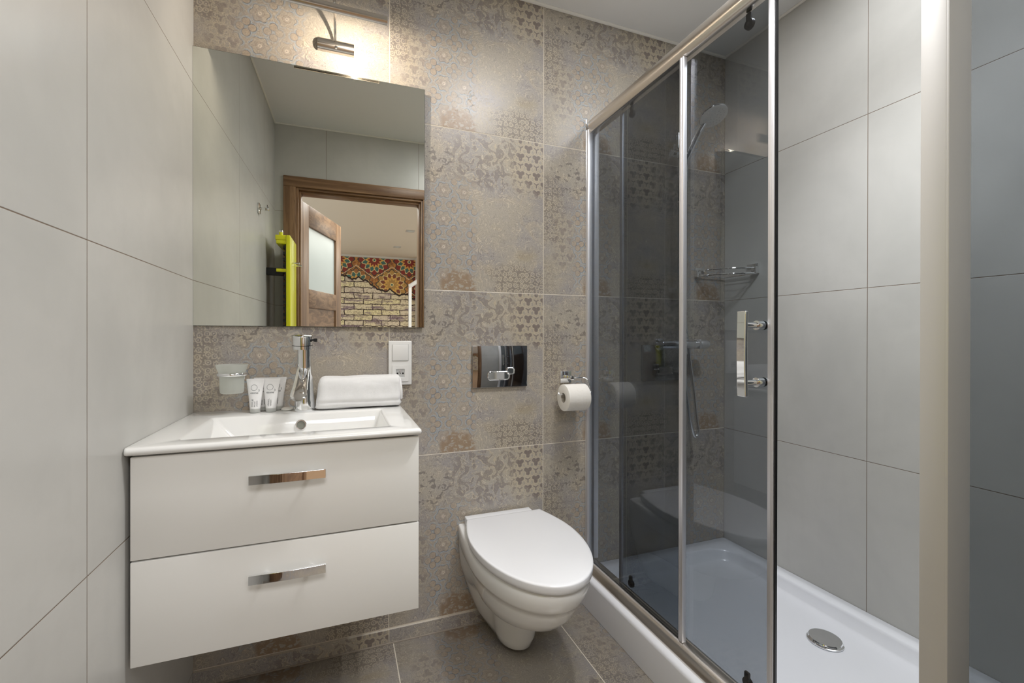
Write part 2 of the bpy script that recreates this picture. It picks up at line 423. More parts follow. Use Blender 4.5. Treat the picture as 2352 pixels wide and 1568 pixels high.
def rrect(cx, cy, hx, hy, r, k=6):
    out = []
    for sx, sy, a0 in ((1, 1, 0), (-1, 1, 90), (-1, -1, 180), (1, -1, 270)):
        for i in range(k + 1):
            a = math.radians(a0 + 90 * i / k)
            out.append((cx + sx * (hx - r) + r * math.cos(a), cy + sy * (hy - r) + r * math.sin(a)))
    return out
def bevmod(o, w=.002, s=2):
    m = o.modifiers.new('bevel', 'BEVEL'); m.width = w; m.segments = s; m.limit_method = 'ANGLE'; m.angle_limit = math.radians(40); return o
def xf(bm, mtx): bmesh.ops.transform(bm, matrix=mtx, verts=bm.verts); return bm

RW, H, DW = 2.134, 2.404, -1.53      # room width, ceiling height, door wall
OX0, OX1, OZ = .12, .937, 2.013      # door opening

# ---------------------------------------------------------------- the room
struct(finish('wall_back', B(-.1, RW + .1, 0, .1, -.1, H + .1), M['pat_wall'], smooth=False))
struct(finish('wall_left', B(-.1, 0, DW - .12, 0, -.1, H + .1), M['tile_side'], smooth=False))
struct(finish('wall_right', B(RW, RW + .1, DW - .12, 0, -.1, H + .1), M['tile_side'], smooth=False))
bm = bmesh.new(); box(bm, 0, OX0, DW - .12, DW, 0, H); box(bm, OX1, RW, DW - .12, DW, 0, H); box(bm, OX0, OX1, DW - .12, DW, OZ, H)
struct(finish('wall_front', bm, M['tile_door'], smooth=False))
struct(finish('floor', B(0, RW, DW - .12, 0, -.1, 0), M['pat_floor'], smooth=False))
struct(finish('ceiling', B(0, RW, DW - .12, 0, H, H + .1), M['ceiling'], smooth=False))
bm = bmesh.new(); box(bm, 0, RW, -.009, -.0005, .002, .0485, .001)
struct(finish('baseboard_back', bm, M['pat_wall'], smooth=False))
def bead(name, p0, p1, r, m_):
    bm = bmesh.new(); sweep(bm, [p0, p1], r, 8); return struct(finish(name, bm, m_))
bead('trim_1', (0, -.003, H - .003), (RW, -.003, H - .003), .007, M['cove'])
bead('trim_2', (RW - .003, 0, H - .003), (RW - .003, DW, H - .003), .006, M['cove'])
bead('trim_3', (.003, 0, H - .003), (.003, DW, H - .003), .006, M['cove'])
bead('trim_4', (0, DW + .003, H - .003), (RW, DW + .003, H - .003), .006, M['cove'])
M['sil'], b = mat('floor_joint_sealant', lin(150, 140, 128), .5)
bead('trim_5', (0, -.010, .001), (1.335, -.010, .001), .003, M['sil'])

# door casing and lining
bm = bmesh.new()
def casing(bm, y0, y1):
    box(bm, OX0 - .07, OX0 + .004, y0, y1, 0, OZ - .004, .003); box(bm, OX1 - .004, OX1 + .07, y0, y1, 0, OZ - .004, .003)
casing(bm, DW, DW + .014); casing(bm, DW - .134, DW - .12)
f = struct(finish('door_frame_1', bm, M['wood_z']))
f.name = 'trim_6'
bm = bmesh.new(); box(bm, OX0 - .07, OX1 + .07, DW, DW + .014, OZ - .004, OZ + .062, .003); box(bm, OX0 - .07, OX1 + .07, DW - .134, DW - .12, OZ - .004, OZ + .062, .003)
struct(finish('trim_7', bm, M['wood_x']))
bm = bmesh.new()
box(bm, OX0, OX0 + .018, DW - .12, DW, 0, OZ, .002); box(bm, OX1 - .018, OX1, DW - .12, DW, 0, OZ, .002)
box(bm, OX0 + .018, OX0 + .03, DW - .105, DW - .02, 0, OZ - .018, .002); box(bm, OX1 - .03, OX1 - .018, DW - .105, DW - .02, 0, OZ - .018, .002)
struct(finish('trim_8', bm, M['wood_z']))
bm = bmesh.new(); box(bm, OX0 + .018, OX1 - .018, DW - .12, DW, OZ - .018, OZ, .002); box(bm, OX0 + .03, OX1 - .03, DW - .105, DW - .02, OZ - .032, OZ - .018, .002)
struct(finish('trim_9', bm, M['wood_x']))

# door leaf, hinged at the left jamb, standing open into the hall
hinge = Vector((.142, DW - .135, 0)); ang = math.radians(-72)
R_ = Matrix.Translation(hinge) @ Matrix.Rotation(ang, 4, 'Z')
door = thing('door_1', hinge, 'open oak door leaf with a satin glass pane, swung into the hall', 'door')
door['kind'] = 'structure'
del door['label'], door['category']
WL, ZT, TH_ = .76, 1.965, .038
bm = bmesh.new(); box(bm, 0, .12, -TH_, 0, .01, ZT, .004); box(bm, WL - .12, WL, -TH_, 0, .01, ZT, .004)
finish('stile', xf(bm, R_), M['wood_z'], door)
bm = bmesh.new(); box(bm, .12, WL - .12, -TH_, 0, ZT - .145, ZT, .003); box(bm, .12, WL - .12, -TH_, 0, 1.25, 1.38, .003); box(bm, .12, WL - .12, -TH_, 0, .01, .2, .003)
finish('rail', xf(bm, R_), M['wood_y'], door)
finish('lower_panel', xf(B(.12, WL - .12, -TH_ + .01, -.01, .2, 1.25), R_), M['wood_y'], door)
finish('glass_pane', xf(B(.12, WL - .12, -TH_ + .014, -.014, 1.38, ZT - .145), R_), M['satin_glass'], door)
bm = bmesh.new(); sweep(bm, [(WL - .06, .0, 1.05), (WL - .06, .05, 1.05), (WL - .18, .05, 1.05)], .008, 10); sweep(bm, [(WL - .06, -TH_, 1.05), (WL - .06, -TH_ - .05, 1.05), (WL - .18, -TH_ - .05, 1.05)], .008, 10)
finish('door_handle', xf(bm, R_), M['chrome'], door)

# the hall seen through the doorway
HH = 2.50
struct(finish('floor_hall', B(-1.2, 4.0, -7.4, DW - .12, -.1, 0), M['hallfloor'], smooth=False))
struct(finish('ceiling_hall', B(-1.2, 4.0, -7.4, DW - .12, HH, HH + .1), M['hallceil'], smooth=False))
struct(finish('wall_far', B(-1.2, 1.66, -7.4, -7.2, 0, HH), M['hallwall'], smooth=False))
finish_w = struct(finish('wall_far_paper', B(-.9, 1.66, -7.2, -7.19, 0, HH - .04), None, smooth=False)); finish_w.data.materials.append(bpy.data.materials['brick_and_medallion_wallpaper'])
struct(finish('wall_hall', B(1.66, 4.0, -7.2, -7.0, 0, HH), M['hallwall'], smooth=False))
for i, (lx_, ly_) in enumerate(((1.255, -4.78), (1.20, -6.08))):
    t = thing('recessed_downlight', (lx_, ly_, HH), ['square recessed downlight in the hall ceiling, nearer the bathroom door', 'square recessed downlight in the hall ceiling, nearer the papered wall'][i], 'ceiling light', 'hall downlights')
    bm = bmesh.new(); box(bm, lx_ - .06, lx_ + .06, ly_ - .06, ly_ + .06, HH - .006, HH - .001, .001)
    finish('trim_ring', bm, M['greyplastic'], t)
    bm = bmesh.new(); lathe(bm, [(.036, -.0085), (.036, -.006)], (lx_, ly_, HH), n=24); finish('lens', bm, M['satin_glass'], t)
t = thing('stair_balustrade', (1.42, -6.0, 0), 'white handrail on slim white posts in the hall, in front of the patterned wallpaper', 'railing')
bm = bmesh.new(); box(bm, 1.385, 1.435, -6.03, -5.99, 0, 1.87, .004); finish('post', bm, M['white'], t)
bm = bmesh.new(); sweep(bm, [(1.40, -6.01, 1.83), (2.0, -5.8, 2.25)], .035, 8); finish('handrail', bm, M['white'], t)
bm = bmesh.new(); box(bm, 1.97, 2.02, -5.82, -5.78, 0, 2.22, .004); finish('post', bm, M['white'], t)

# ---------------------------------------------------------------- mirror
gz, gx = math.radians(-.6), math.radians(.5)
mt = Matrix.Translation((.353, -.008, 1.112)) @ Matrix.Rotation(gz, 4, 'Z') @ Matrix.Rotation(gx, 4, 'X')
mir = thing('wall_mirror', (.353, -.008, 1.112), 'large frameless mirror on the patterned wall above the washbasin', 'mirror')
bm = B(-.3525, .3525, 0, .0005, 0, .85); finish('mirror_face', xf(bm, mt), M['mirror'], mir, smooth=False)
bm = B(-.3535, .3535, .0006, .0035, -.001, .851); finish('glass_edge', xf(bm, mt), M['mirror_edge'], mir, smooth=False)

# ---------------------------------------------------------------- picture lamp over the mirror
lp = thing('mirror_lamp', (.405, 0, 2.04), 'brushed nickel bar lamp on a short arm above the mirror, its bulb lit', 'lamp')
def half_round(bm, x0, x1, cy, cz, r, a0, a1, ri=None, n=28):
    """bar along X; outer arc a0..a1 (degrees, 0 = -Y, 90 = up); ri makes it a shell"""
    prof = [(cy - r * math.cos(math.radians(a0 + (a1 - a0) * i / n)), cz + r * math.sin(math.radians(a0 + (a1 - a0) * i / n))) for i in range(n + 1)]
    if ri: prof += [(cy - ri * math.cos(math.radians(a1 - (a1 - a0) * i / n)), cz + ri * math.sin(math.radians(a1 - (a1 - a0) * i / n))) for i in range(n + 1)]
    skin(bm, [[(x0, p, q) for p, q in prof], [(x1, p, q) for p, q in prof]]); return bm
bm = half_round(bmesh.new(),   .351, .466, 0.0, 2.056, .021, -89.9, 89.9)
xf(bm, Matrix.Translation((0, -.0005, 0))); finish('wall_base', bm, M['brush_x'], lp)
bm = bmesh.new(); lathe(bm, [(.0048, -.004), (.0048, -.001), (.0030, 0), (.0030, .002)], (.409, -.0198, 2.044), 'Y', 20)
finish('screw', bm, M['chrome'], lp)
bm = bmesh.new(); sweep(bm, catmull([(.406, -.017, 2.068), (.406, -.036, 2.092), (.406, -.075, 2.112), (.406, -.125, 2.114), (.406, -.165, 2.098), (.406, -.182, 2.074)], 5), .0042, 12)
finish('arm', bm, M['brush_x'], lp)
LY, LZ = -.182, 2.058
# open from 48 deg (room side, measured from straight down) round to 95 deg on the wall side
bm = half_round(bmesh.new(), .262, .5585, LY, LZ, .0148, -75, 185, .0130)
for xe in (.262, .5585):
    lathe(bm, [(.0148, -.0006), (.0148, .0006)], (xe, LY, LZ), 'X', 28)
finish('bar_housing', bm, M['brush_x'], lp)
bm = bmesh.new(); box(bm, .365, .448, LY - .0045, LY + .0045, LZ - .005, LZ + .003, .001); finish('bulb_holder', bm, M['black'], lp)
bm = bmesh.new(); lathe(bm, [(.001, -.014), (.0035, -.012), (.0042, 0), (.0035, .012), (.001, .014)], (.468, LY, LZ - .004), 'X', 16); finish('bulb', bm, M['bulb'], lp)
bm = bmesh.new(); lathe(bm, [(.003, 0), (.0045, .003), (.003, .006)], (.406, LY, LZ + .0140), 'Z', 16); finish('joint_knob', bm, M['chrome'], lp)
l = bpy.data.lights.new('mirror_lamp_bulb', 'POINT'); l.energy = 5.6; l.color = (1, .87, .72); l.shadow_soft_size = .004
o = bpy.data.objects.new('mirror_lamp_bulb', l); COL.objects.link(o); o.location = (.468, LY, LZ - .0108)

# ---------------------------------------------------------------- vanity cabinet
van = thing('vanity_cabinet', (.31, -.22, .38), 'white lacquered wall-hung vanity cabinet with two handled drawers', 'cabinet')
bm = bmesh.new(); box(bm, .018, .034, -.436, -.001, .385, .8265); box(bm, .592, .608, -.436, -.001, .385, .8265); box(bm, .034, .592, -.436, -.001, .385, .401)
box(bm, .034, .592, -.017, -.001, .401, .70); box(bm, .034, .592, -.436, -.420, .401, .70); finish('body', bm, M['cab'], van, smooth=False)
bm = bmesh.new(); box(bm, .022, .604, -.4375, -.4365, .39, .822); finish('gap_shade_sheet', bm, M['dark'], van, smooth=False)  # dark sheet painting the shade seen in the gaps between drawer fronts
def handle(z0, par):
    bm = bmesh.new()
    n = 24; L = []
    for i in range(n + 1):
        t = i / n; x_ = .232 + .160 * t; yy = -.478 - .004 * math.sin(PI * t)
        L.append([(x_, yy - .0035, z0), (x_, yy - .0035, z0 + .0205), (x_, yy + .0035, z0 + .0205), (x_, yy + .0035, z0)])
    skin(bm, L)
    h = bevmod(finish('handle', bm, M['chrome'], par), .0006, 2)
    bm = bmesh.new()
    for xx in (.264, .360): lathe(bm, [(.0045, -.476), (.0045, -.455)], (xx, 0, z0 + .010), 'Y', 14)
    finish('handle_post', bm, M['chrome'], par)
for k, (z0, z1, hz) in enumerate(((.6055, .8235, .7475), (.380, .6015, .5245))):
    d = finish('drawer', B(.0095, .6135, -.4565, -.4385, z0, z1, bev=.0012), M['cab'], van)
    _base[d.name] = (0, 0, 0)
    d_ = d
    handle_parent = d
    # handles are sub-parts: parent keeps the cabinet offset
    n0 = len(bpy.data.objects)
    def hp(name, bm, m_):
        o = finish(name, bm, m_); o.parent = d_; o.matrix_parent_inverse = Matrix.Translation(-Vector((.31, -.22, .38))) @ Matrix.Translation(Vector((.31, -.22, .38)))
        return o
    bm = bmesh.new(); n = 24; L = []
    for i in range(n + 1):
        t = i / n; x_ = .232 + .160 * t; yy = -.478 - .003 * math.sin(PI * t)
        L.append([(x_, yy - .0035, hz), (x_, yy - .0035, hz + .0205), (x_, yy + .0035, hz + .0205), (x_, yy + .0035, hz)])
    skin(bm, L)
    for xx in (.264, .360): lathe(bm, [(.0045, -.476), (.0045, -.4562)], (xx, 0, hz + .010), 'Y', 14)
    h = hp('handle', bm, M['chrome']); bevmod(h, .0006, 2)

# ---------------------------------------------------------------- washbasin
zb = .845
bas = thing('washbasin', (.31, -.24, .828), 'white ceramic washbasin with a shallow rectangular bowl on the vanity cabinet', 'washbasin')
X0, X1, Y0, Y1 = .0015, .6195, -.472, -.0015
def ol(x0, x1, y0, y1, r, z): return [(p[0], p[1], z) for p in rrect((x0 + x1) / 2, (y0 + y1) / 2, (x1 - x0) / 2, (y1 - y0) / 2, r)]
bm = bmesh.new()
L = [ol(.10, .52, -.40, -.12, .02, .735), ol(.03, .60, -.43, -.02, .02, .828), ol(X0 + .001, X1 - .006, Y0 + .012, Y1, .004, .8275), ol(X0, X1 - .001, Y0 + .003, Y1, .006, .8315), ol(X0, X1, Y0, Y1, .008, .8365),
     ol(X0, X1 - .0012, Y0 + .0016, Y1, .008, .8415), ol(X0, X1 - .005, Y0 + .006, Y1, .008, .8447), ol(X0 + .001, X1 - .012, Y0 + .014, Y1 - .001, .008, zb)]
L += [ol(.075, .552, -.412, -.120, .012, zb), ol(.080, .547, -.407, -.125, .012, .8435), ol(.085, .5435, -.403, -.129, .012, .839),
      ol(.118, .532, -.380, -.138, .012, .800), ol(.150, .515, -.356, -.148, .014, .765), ol(.165, .505, -.345, -.156, .014, .757), ol(.19, .48, -.32, -.18, .014, .754), ol(.28, .34, -.27, -.22, .02, .750)]
skin(bm, L)
finish('basin_body', bm, M['ceramic'], bas, angle=50)
bm = bmesh.new(); oc_ = Vector((.312, -.1385, .812))
tilt = Matrix.Translation(oc_) @ Matrix.Rotation(math.radians(-13), 4, 'X')
ring = [(.0155, .004), (.0155, -.0025), (.0142, -.0038), (.0122, -.0038), (.0108, -.002), (.0104, .004)]
lathe(bm, ring, (0, 0, 0), 'Y', 32, cap=(False, False)); finish('overflow_ring', xf(bm, tilt), M['chrome'], bas)
bm = bmesh.new(); lathe(bm, [(.0106, 0.001), (.0106, .003)], (0, 0, 0), 'Y', 24); finish('overflow_opening', xf(bm, tilt), M['overflow'], bas)
bm = bmesh.new(); lathe(bm, [(.030, .750), (.030, .7545), (.027, .7565), (.001, .7575)], (.31, -.25, 0), 'Z', 32); finish('waste_plug', bm, M['chrome'], bas)

# ---------------------------------------------------------------- basin mixer tap
FX, FY = .3175, -.072
tap = thing('basin_tap', (FX, FY, zb), 'tall polished chrome single-lever tap at the back of the washbasin', 'tap')
bm = bmesh.new(); L = []
for h, rx, ry, dy in ((.000, .0300, .0300, 0), (.006, .0312, .0312, 0), (.012, .0305, .0310, 0), (.035, .0285, .0290, -.001), (.065, .0262, .0265, -.003), (.100, .0243, .0240, -.007), (.135, .0226, .0220, -.012), (.165, .0212, .0205, -.017), (.188, .0205, .0200, -.020), (.197, .0195, .0190, -.022)):
    L.append([(FX + rx * math.cos(2 * PI * i / 36), FY + dy + ry * math.sin(2 * PI * i / 36), zb + h) for i in range(36)])
skin(bm, L); finish('body', bm, M['chrome'], tap)
# spout: leaves the body half way up, runs forward and down, cut flat at the end
bm = bmesh.new(); L = []; n = 14
SP = [((0, -.004, .150), .0160, .0150), ((-.001, -.022, .140), .0180, .0190), ((-.003, -.050, .117), .0190, .0215), ((-.005, -.078, .093), .0205, .0225), ((-.007, -.102, .074), .0222, .0215), ((-.0085, -.118, .0625), .0222, .0185), ((-.009, -.126, .0575), .0180, .0130), ((-.009, -.1285, .056), .0080, .0060)]
for (px_, py_, pz_), rx, rz in SP:
    c0 = Vector((FX + px_, FY + py_, zb + pz_)); w = Vector((0, .62, .785)); s_ = Vector((1, 0, 0))
    L.append([tuple(c0 + s_ * (rx * math.cos(2 * PI * k / 30)) + w * (rz * math.sin(2 * PI * k / 30))) for k in range(30)])
skin(bm, L); finish('spout', bm, M['chrome'], tap)
lv = Matrix.Translation((FX - .004, FY - .034, zb + .213)) @ Matrix.Rotation(math.radians(7), 4, 'X')
bm = bmesh.new(); lathe(bm, [(.0200, -.0175), (.0300, -.0165), (.0302, -.0065)], (0, 0, 0), 'Z', 40); finish('collar', xf(bm, lv), M['chrome'], tap)
bm = bmesh.new(); lathe(bm, [(.0296, -.0066), (.0296, -.0046)], (0, 0, 0), 'Z', 40); finish('black_seal', xf(bm, lv), M['black'], tap)
bm = bmesh.new(); lathe(bm, [(.0304, -.0046), (.0304, .0200), (.0290, .0235), (.024, .0250), (.001, .0262)], (0, 0, 0), 'Z', 40)
lever = finish('lever', xf(bm, lv), M['chrome'], tap)
bm = bmesh.new(); lathe(bm, [(.0035, .022), (.0035, .034), (.0052, .034), (.0056, .042), (.003, .0435)], (0, 0, 0), 'X', 18)
finish('lever_pin', xf(bm, lv @ Matrix.Translation((0, -.006, .011)) @ Matrix.Rotation(math.radians(-10), 4, 'Z')), M['black'], tap)

# ---------------------------------------------------------------- toiletry tubes
def tube_surf(u, h, s):
    """half ellipse cross-section: u in 0..1 round the circumference, h 0..1 up"""
    a = 2 * PI * u; k = h ** 1.15
    rx = .0148 * (1 - k) + .0245 * k; ry = .0138 * (1 - k) ** .8 + .0009
    return rx * math.cos(a), ry * math.sin(a)
def text_mesh(bm, s, size, ox, oz, rot=0.0, place=None, bold=0):
    cu = bpy.data.curves.new('t', 'FONT'); cu.body = s; cu.size = size; cu.align_x = 'CENTER'; cu.resolution_u = 3; cu.offset = bold
    to = bpy.data.objects.new('t', cu); COL.objects.link(to); bpy.context.view_layer.update()
    me = bpy.data.meshes.new_from_object(to.evaluated_get(bpy.context.evaluated_depsgraph_get()))
    bpy.data.objects.remove(to); bpy.data.curves.remove(cu)
    n0 = len(bm.verts); bm.from_mesh(me); bpy.data.meshes.remove(me); bm.verts.ensure_lookup_table()
    new = list(bm.verts)[n0:]
    for v_ in new:
        x_, z_ = v_.co.x, v_.co.y
        x2 = ox + x_ * math.cos(rot) - z_ * math.sin(rot); z2 = oz + x_ * math.sin(rot) + z_ * math.cos(rot)
        v_.co = place(x2, z2) if place else (x2, 0, z2)
TB_H, CAP = .083, .012
def front(x_, z_):
    h = max(0, min(1, (z_ - CAP) / TB_H)); k = h ** 1.15
    rx = .0148 * (1 - k) + .0245 * k; ry = .0138 * (1 - k) ** .8 + .0009
    q = max(0, 1 - (x_ / rx) ** 2)
    return (x_, -ry * math.sqrt(q) - .0003, z_)
def make_tube(loc, rz, label, texts):
    t = thing('toiletry_tube', loc, label, 'toiletry tube', 'toiletry tubes on the washbasin')
    T = Matrix.Translation(loc) @ Matrix.Rotation(rz, 4, 'Z') @ Matrix.Rotation(math.radians(-1.5), 4, 'X')
    bm = bmesh.new(); L = []
    for i in range(15):
        h = i / 14
        L.append([(*tube_surf(j / 32, h, 0), CAP + TB_H * h) for j in range(32)])
    w_ = .0250
    L.append([(math.copysign(abs(math.cos(2 * PI * j / 32)) ** .3, math.cos(2 * PI * j / 32)) * w_ if abs(math.cos(2 * PI * j / 32)) > 1e-6 else 0, .0008 * math.sin(2 * PI * j / 32), CAP + TB_H + .0015) for j in range(32)])
    L.append([(p[0], p[1], CAP + TB_H + .008) for p in L[-1]])
    skin(bm, L); finish('tube_body', xf(bm, T), M['tube'], t)
    bm = bmesh.new(); lathe(bm, [(.0138, .0002), (.0143, .001), (.0146, CAP), (.013, CAP)], (0, 0, 0), 'Z', 32); finish('cap', xf(bm, T), M['cap'], t)
    bm = bmesh.new()
    # ring of the emblem
    R0, R1, cz_ = .0092, .0083, .076; vv = []
    for j in range(40):
        a = 2 * PI * j / 40; vv.append((bm.verts.new(front(R0 * math.cos(a) - .002, cz_ + R0 * math.sin(a))), bm.verts.new(front(R1 * math.cos(a) - .002, cz_ + R1 * math.sin(a)))))
    for j in range(40):
        a, c_ = vv[j], vv[(j + 1) % 40]; bm.faces.new((a[0], c_[0], c_[1], a[1]))
    text_mesh(bm, '3', .0095, .0115, .0640, 0, front)
    text_mesh(bm, 'ozone', .0088, -.001, .0575, 0, front, .0001)
    for s_, size, ox, oz in texts: text_mesh(bm, s_, size, ox, oz, PI / 2, front, .00005)
    vq = [bm.verts.new(front(a, c_)) for a, c_ in ((-.0030, .018), (-.0024, .018), (-.0024, .042), (-.0030, .042))]; bm.faces.new(vq)
    finish('printed_lettering', xf(bm, T), M['ink'], t, smooth=False)
    return t
gel = [('shower gel', .0052, -.0042, .0300), ('\u017cel pod', .0052, .0034, .0260), ('prysznic', .0052, .0090, .0280)]
shp = [('shampoo', .0052, -.0042, .0300), ('szampon', .0052, .0034, .0290)]
rz0 = math.radians(-6)
make_tube((.192, -.0260, zb + .0005), rz0, 'white toiletry tube half hidden behind the shower gel tube', gel)
make_tube((.2355, -.0260, zb + .0005), rz0, 'white toiletry tube half hidden behind the shampoo tube', shp)
make_tube((.178, -.0650, zb + .0005), rz0, 'front white shower gel tube, nearest the frosted tumbler', gel)
make_tube((.2215, -.0650, zb + .0005), rz0, 'front white shampoo tube, nearest the wrapped soap', shp)
# soap
bm = bmesh.new(); lathe(bm, [(.0145, 0), (.0178, .0022), (.0182, .005), (.0155, .0078), (.001, .0088)], (.2665, -.052, zb + .0003), 'Z', 36)
tag(finish('soap_disc', bm, M['soap']), 'small round wrapped soap lying on the washbasin between the tubes and tap', 'soap')

# ---------------------------------------------------------------- tumbler in its wall ring
CX, CY = .1195, -.082
th_ = thing('tumbler_holder', (CX, 0, .958), 'chrome wall-mounted ring holding the frosted tumbler left of the tubes', 'holder')
bm = bmesh.new(); q = [(CX + .0375 * math.cos(2 * PI * i / 48), CY + .0375 * math.sin(2 * PI * i / 48), .9655) for i in range(48)]
L = []
for i in range(48):
    a = 2 * PI * i / 48; c0 = Vector((CX + .0375 * math.cos(a), CY + .0375 * math.sin(a), .9655)); o_ = Vector((math.cos(a), math.sin(a), 0))
    L.append([tuple(c0 + o_ * (.0028 * math.cos(2 * PI * k / 10)) + Vector((0, 0, .0048 * math.sin(2 * PI * k / 10)))) for k in range(10)])
L.append(L[0]); skin(bm, L, cap=(False, False)); bmesh.ops.remove_doubles(bm, verts=bm.verts, dist=1e-6); finish('ring', bm, M['chrome'], th_)
bm = bmesh.new(); box(bm, CX - .010, CX + .010, CY + .039, -.008, .9605, .9705, .001); finish('arm', bm, M['chrome'], th_)
bm = bmesh.new(); box(bm, CX - .021, CX + .021, -.009, -.0005, .944, .986, .001); finish('wall_plate', bm, M['chrome'], th_)
bm = bmesh.new(); lathe(bm, [(.001, .909), (.027, .909), (.0305, .912), (.0315, .920), (.0325, .960), (.0345, .9705), (.0395, .984), (.0425, .9945), (.0405, .9945), (.0372, .984), (.0320, .9705), (.0300, .960), (.0290, .922), (.001, .920)], (CX, CY, 0), 'Z', 48)
tag(finish('tumbler', bm, M['frost']), 'frosted glass tumbler sitting in the chrome wall ring', 'glass')

# ---------------------------------------------------------------- towel
tw = thing('rolled_towel', (.48, -.06, zb), 'white terry towel, folded and rolled, lying on the washbasin beside the tap', 'towel')
bm = bmesh.new(); L = []; NX, NA = 60, 72
for i in range(NX + 1):
    t = i / NX; x_ = .357 + .258 * t
    e0 = min(1, t / .10); e1 = min(1, (1 - t) / .055); end = (1 - (1 - e0) ** 2.4) ** .5 * (1 - (1 - e1) ** 2.4) ** .5
    ring = []
    for j in range(NA):
        a = 2 * PI * j / NA; ca, sa = math.cos(a), math.sin(a)
        p = .62
        yy = math.copysign(abs(ca) ** p, ca); zz = math.copysign(abs(sa) ** p, sa)
        hy = .046; hz = .0515 * (1 - .035 * math.sin(PI * (t * 1.0)) ) + .002 * t
        # soft folds: shallow roll seams
        seam = -.0045 * math.exp(-((a - 3.55) / .10) ** 2) - .0035 * math.exp(-((a - 4.35) / .10) ** 2)
        nz = mnoise.noise(Vector((x_ * 11, ca * 1.3, sa * 1.3))) * .0035 + mnoise.noise(Vector((x_ * 30, ca * 3, sa * 3 + 4))) * .0012
        f_ = (.55 + .45 * end)
        y2 = -.060 + (hy * yy) * f_ + ca * (nz + seam); z2 = .0535 + hz * zz * (f_ if zz > 0 else (.75 + .25 * f_)) + sa * (nz + seam * .6)
        if zz < 0: y2 -= .008 * (-zz) * (1 if yy < 0 else 0)
        x3 = x_ + (1 - end) * (.004 * mnoise.noise(Vector((ca * 2, sa * 2, 9)))) - .010 * (1 - e0) * max(0, -sa)
        ring.append((x3, y2, zb + max(.0008, z2)))
    L.append(ring)
skin(bm, L); finish('roll', bm, M['terry'], tw, angle=80)
# spiral seen at the right end
bm = bmesh.new(); sp = []
for i in range(90):
    a = 5.2 * PI * i / 89; r_0 = .010 + .034 * i / 89
    sp.append((.6135 + .0015 * math.sin(i * .3), -.060 + r_0 * .93 * math.cos(a), zb + .0535 + r_0 * math.sin(a)))
sweep(bm, sp, .0046, 8); finish('rolled_edge', bm, M['terry'], tw)

# ---------------------------------------------------------------- switch and socket
so = thing('switch_and_socket', (.6225, 0, .985), 'white double wall plate with a rocker switch above a round power socket', 'socket')
sx, = (.6225,)
bm = bmesh.new(); box(bm, sx - .0405, sx + .0405, -.009, -.0003, .9075, 1.0635, .003, 3); finish('frame', bm, M['plastic'], so)
bm = bmesh.new(); box(bm, sx - .0278, sx + .0278, -.0128, -.0085, 1.0222 - .0278, 1.0222 + .0278, .0015, 2); o = finish('rocker', bm, M['plastic'], so)
bm = bmesh.new(); box(bm, sx - .0290, sx + .0290, -.0097, -.0089, 1.0222 - .0290, 1.0222 + .0290); finish('rocker_gap', bm, M['greyplastic'], so, smooth=False)
bm = bmesh.new(); zc = .9488
# socket insert: square face with a round recess
sqv = [(sx + q_[0], -.0118, zc + q_[1]) for q_ in rrect(0, 0, .0282, .0282, .002, 8)]
n = len(sqv); ci = lambda r, y_: [(sx + r * math.cos(math.atan2(p[2] - zc, p[0] - sx)), y_, zc + r * math.sin(math.atan2(p[2] - zc, p[0] - sx))) for p in sqv]
skin(bm, [[(p[0], -.0085, p[2]) for p in sqv], sqv, ci(.0215, -.0118), ci(.0205, -.0108)], cap=(False, False)); finish('socket_face', bm, M['plastic'], so)
bm = bmesh.new(); skin(bm, [ci(.0205, -.0108), ci(.0188, -.0096), ci(.0182, -.0094)], cap=(False, True)); finish('socket_well', bm, M['greyplastic'], so)
bm = bmesh.new()
for dx in (-.0095, .0095): lathe(bm, [(.0030, -.0097), (.0030, -.0092)], (sx + dx, 0, zc), 'Y', 16)
lathe(bm, [(.0016, -.0097), (.0016, -.0092)], (sx, 0, zc), 'Y', 12); finish('pin_hole', bm, M['black'], so)
bm = bmesh.new(); lathe(bm, [(.0024, -.0125), (.0024, -.0092)], (sx, 0, zc + .0085), 'Y', 14); finish('earth_pin', bm, M['chrome'], so)

# ---------------------------------------------------------------- flush plate
fp = thing('flush_plate', (1.0, 0, .965), 'polished chrome dual-button flush plate on the wall above the toilet', 'flush plate')
bm = bmesh.new(); box(bm, .888, 1.1115, -.010, -.0003, .886, 1.0445, .0012, 2); finish('plate', bm, M['chrome_dark'], fp)
def ring_btn(cx, cz, hx, hz, r, nm):
    bm = bmesh.new()
    o1 = rrect(cx, cz, hx, hz, r, 8); o2 = rrect(cx, cz, hx - .0022, hz - .0022, r - .0018, 8); o3 = rrect(cx, cz, hx - .0045, hz - .0045, max(.002, r - .0040), 8)
    skin(bm, [[(p[0], -.0095, p[1]) for p in o1], [(p[0], -.0135, p[1]) for p in o1], [(p[0], -.0150, p[1]) for p in o2], [(p[0], -.0128, p[1]) for p in o3]], cap=(False, True))
    finish(nm, bm, M['chrome'], fp)
ring_btn(.992, .930, .045, .0170, .012, 'large_button'); ring_btn(1.0405, .9475, .0165, .0135, .008, 'small_button')

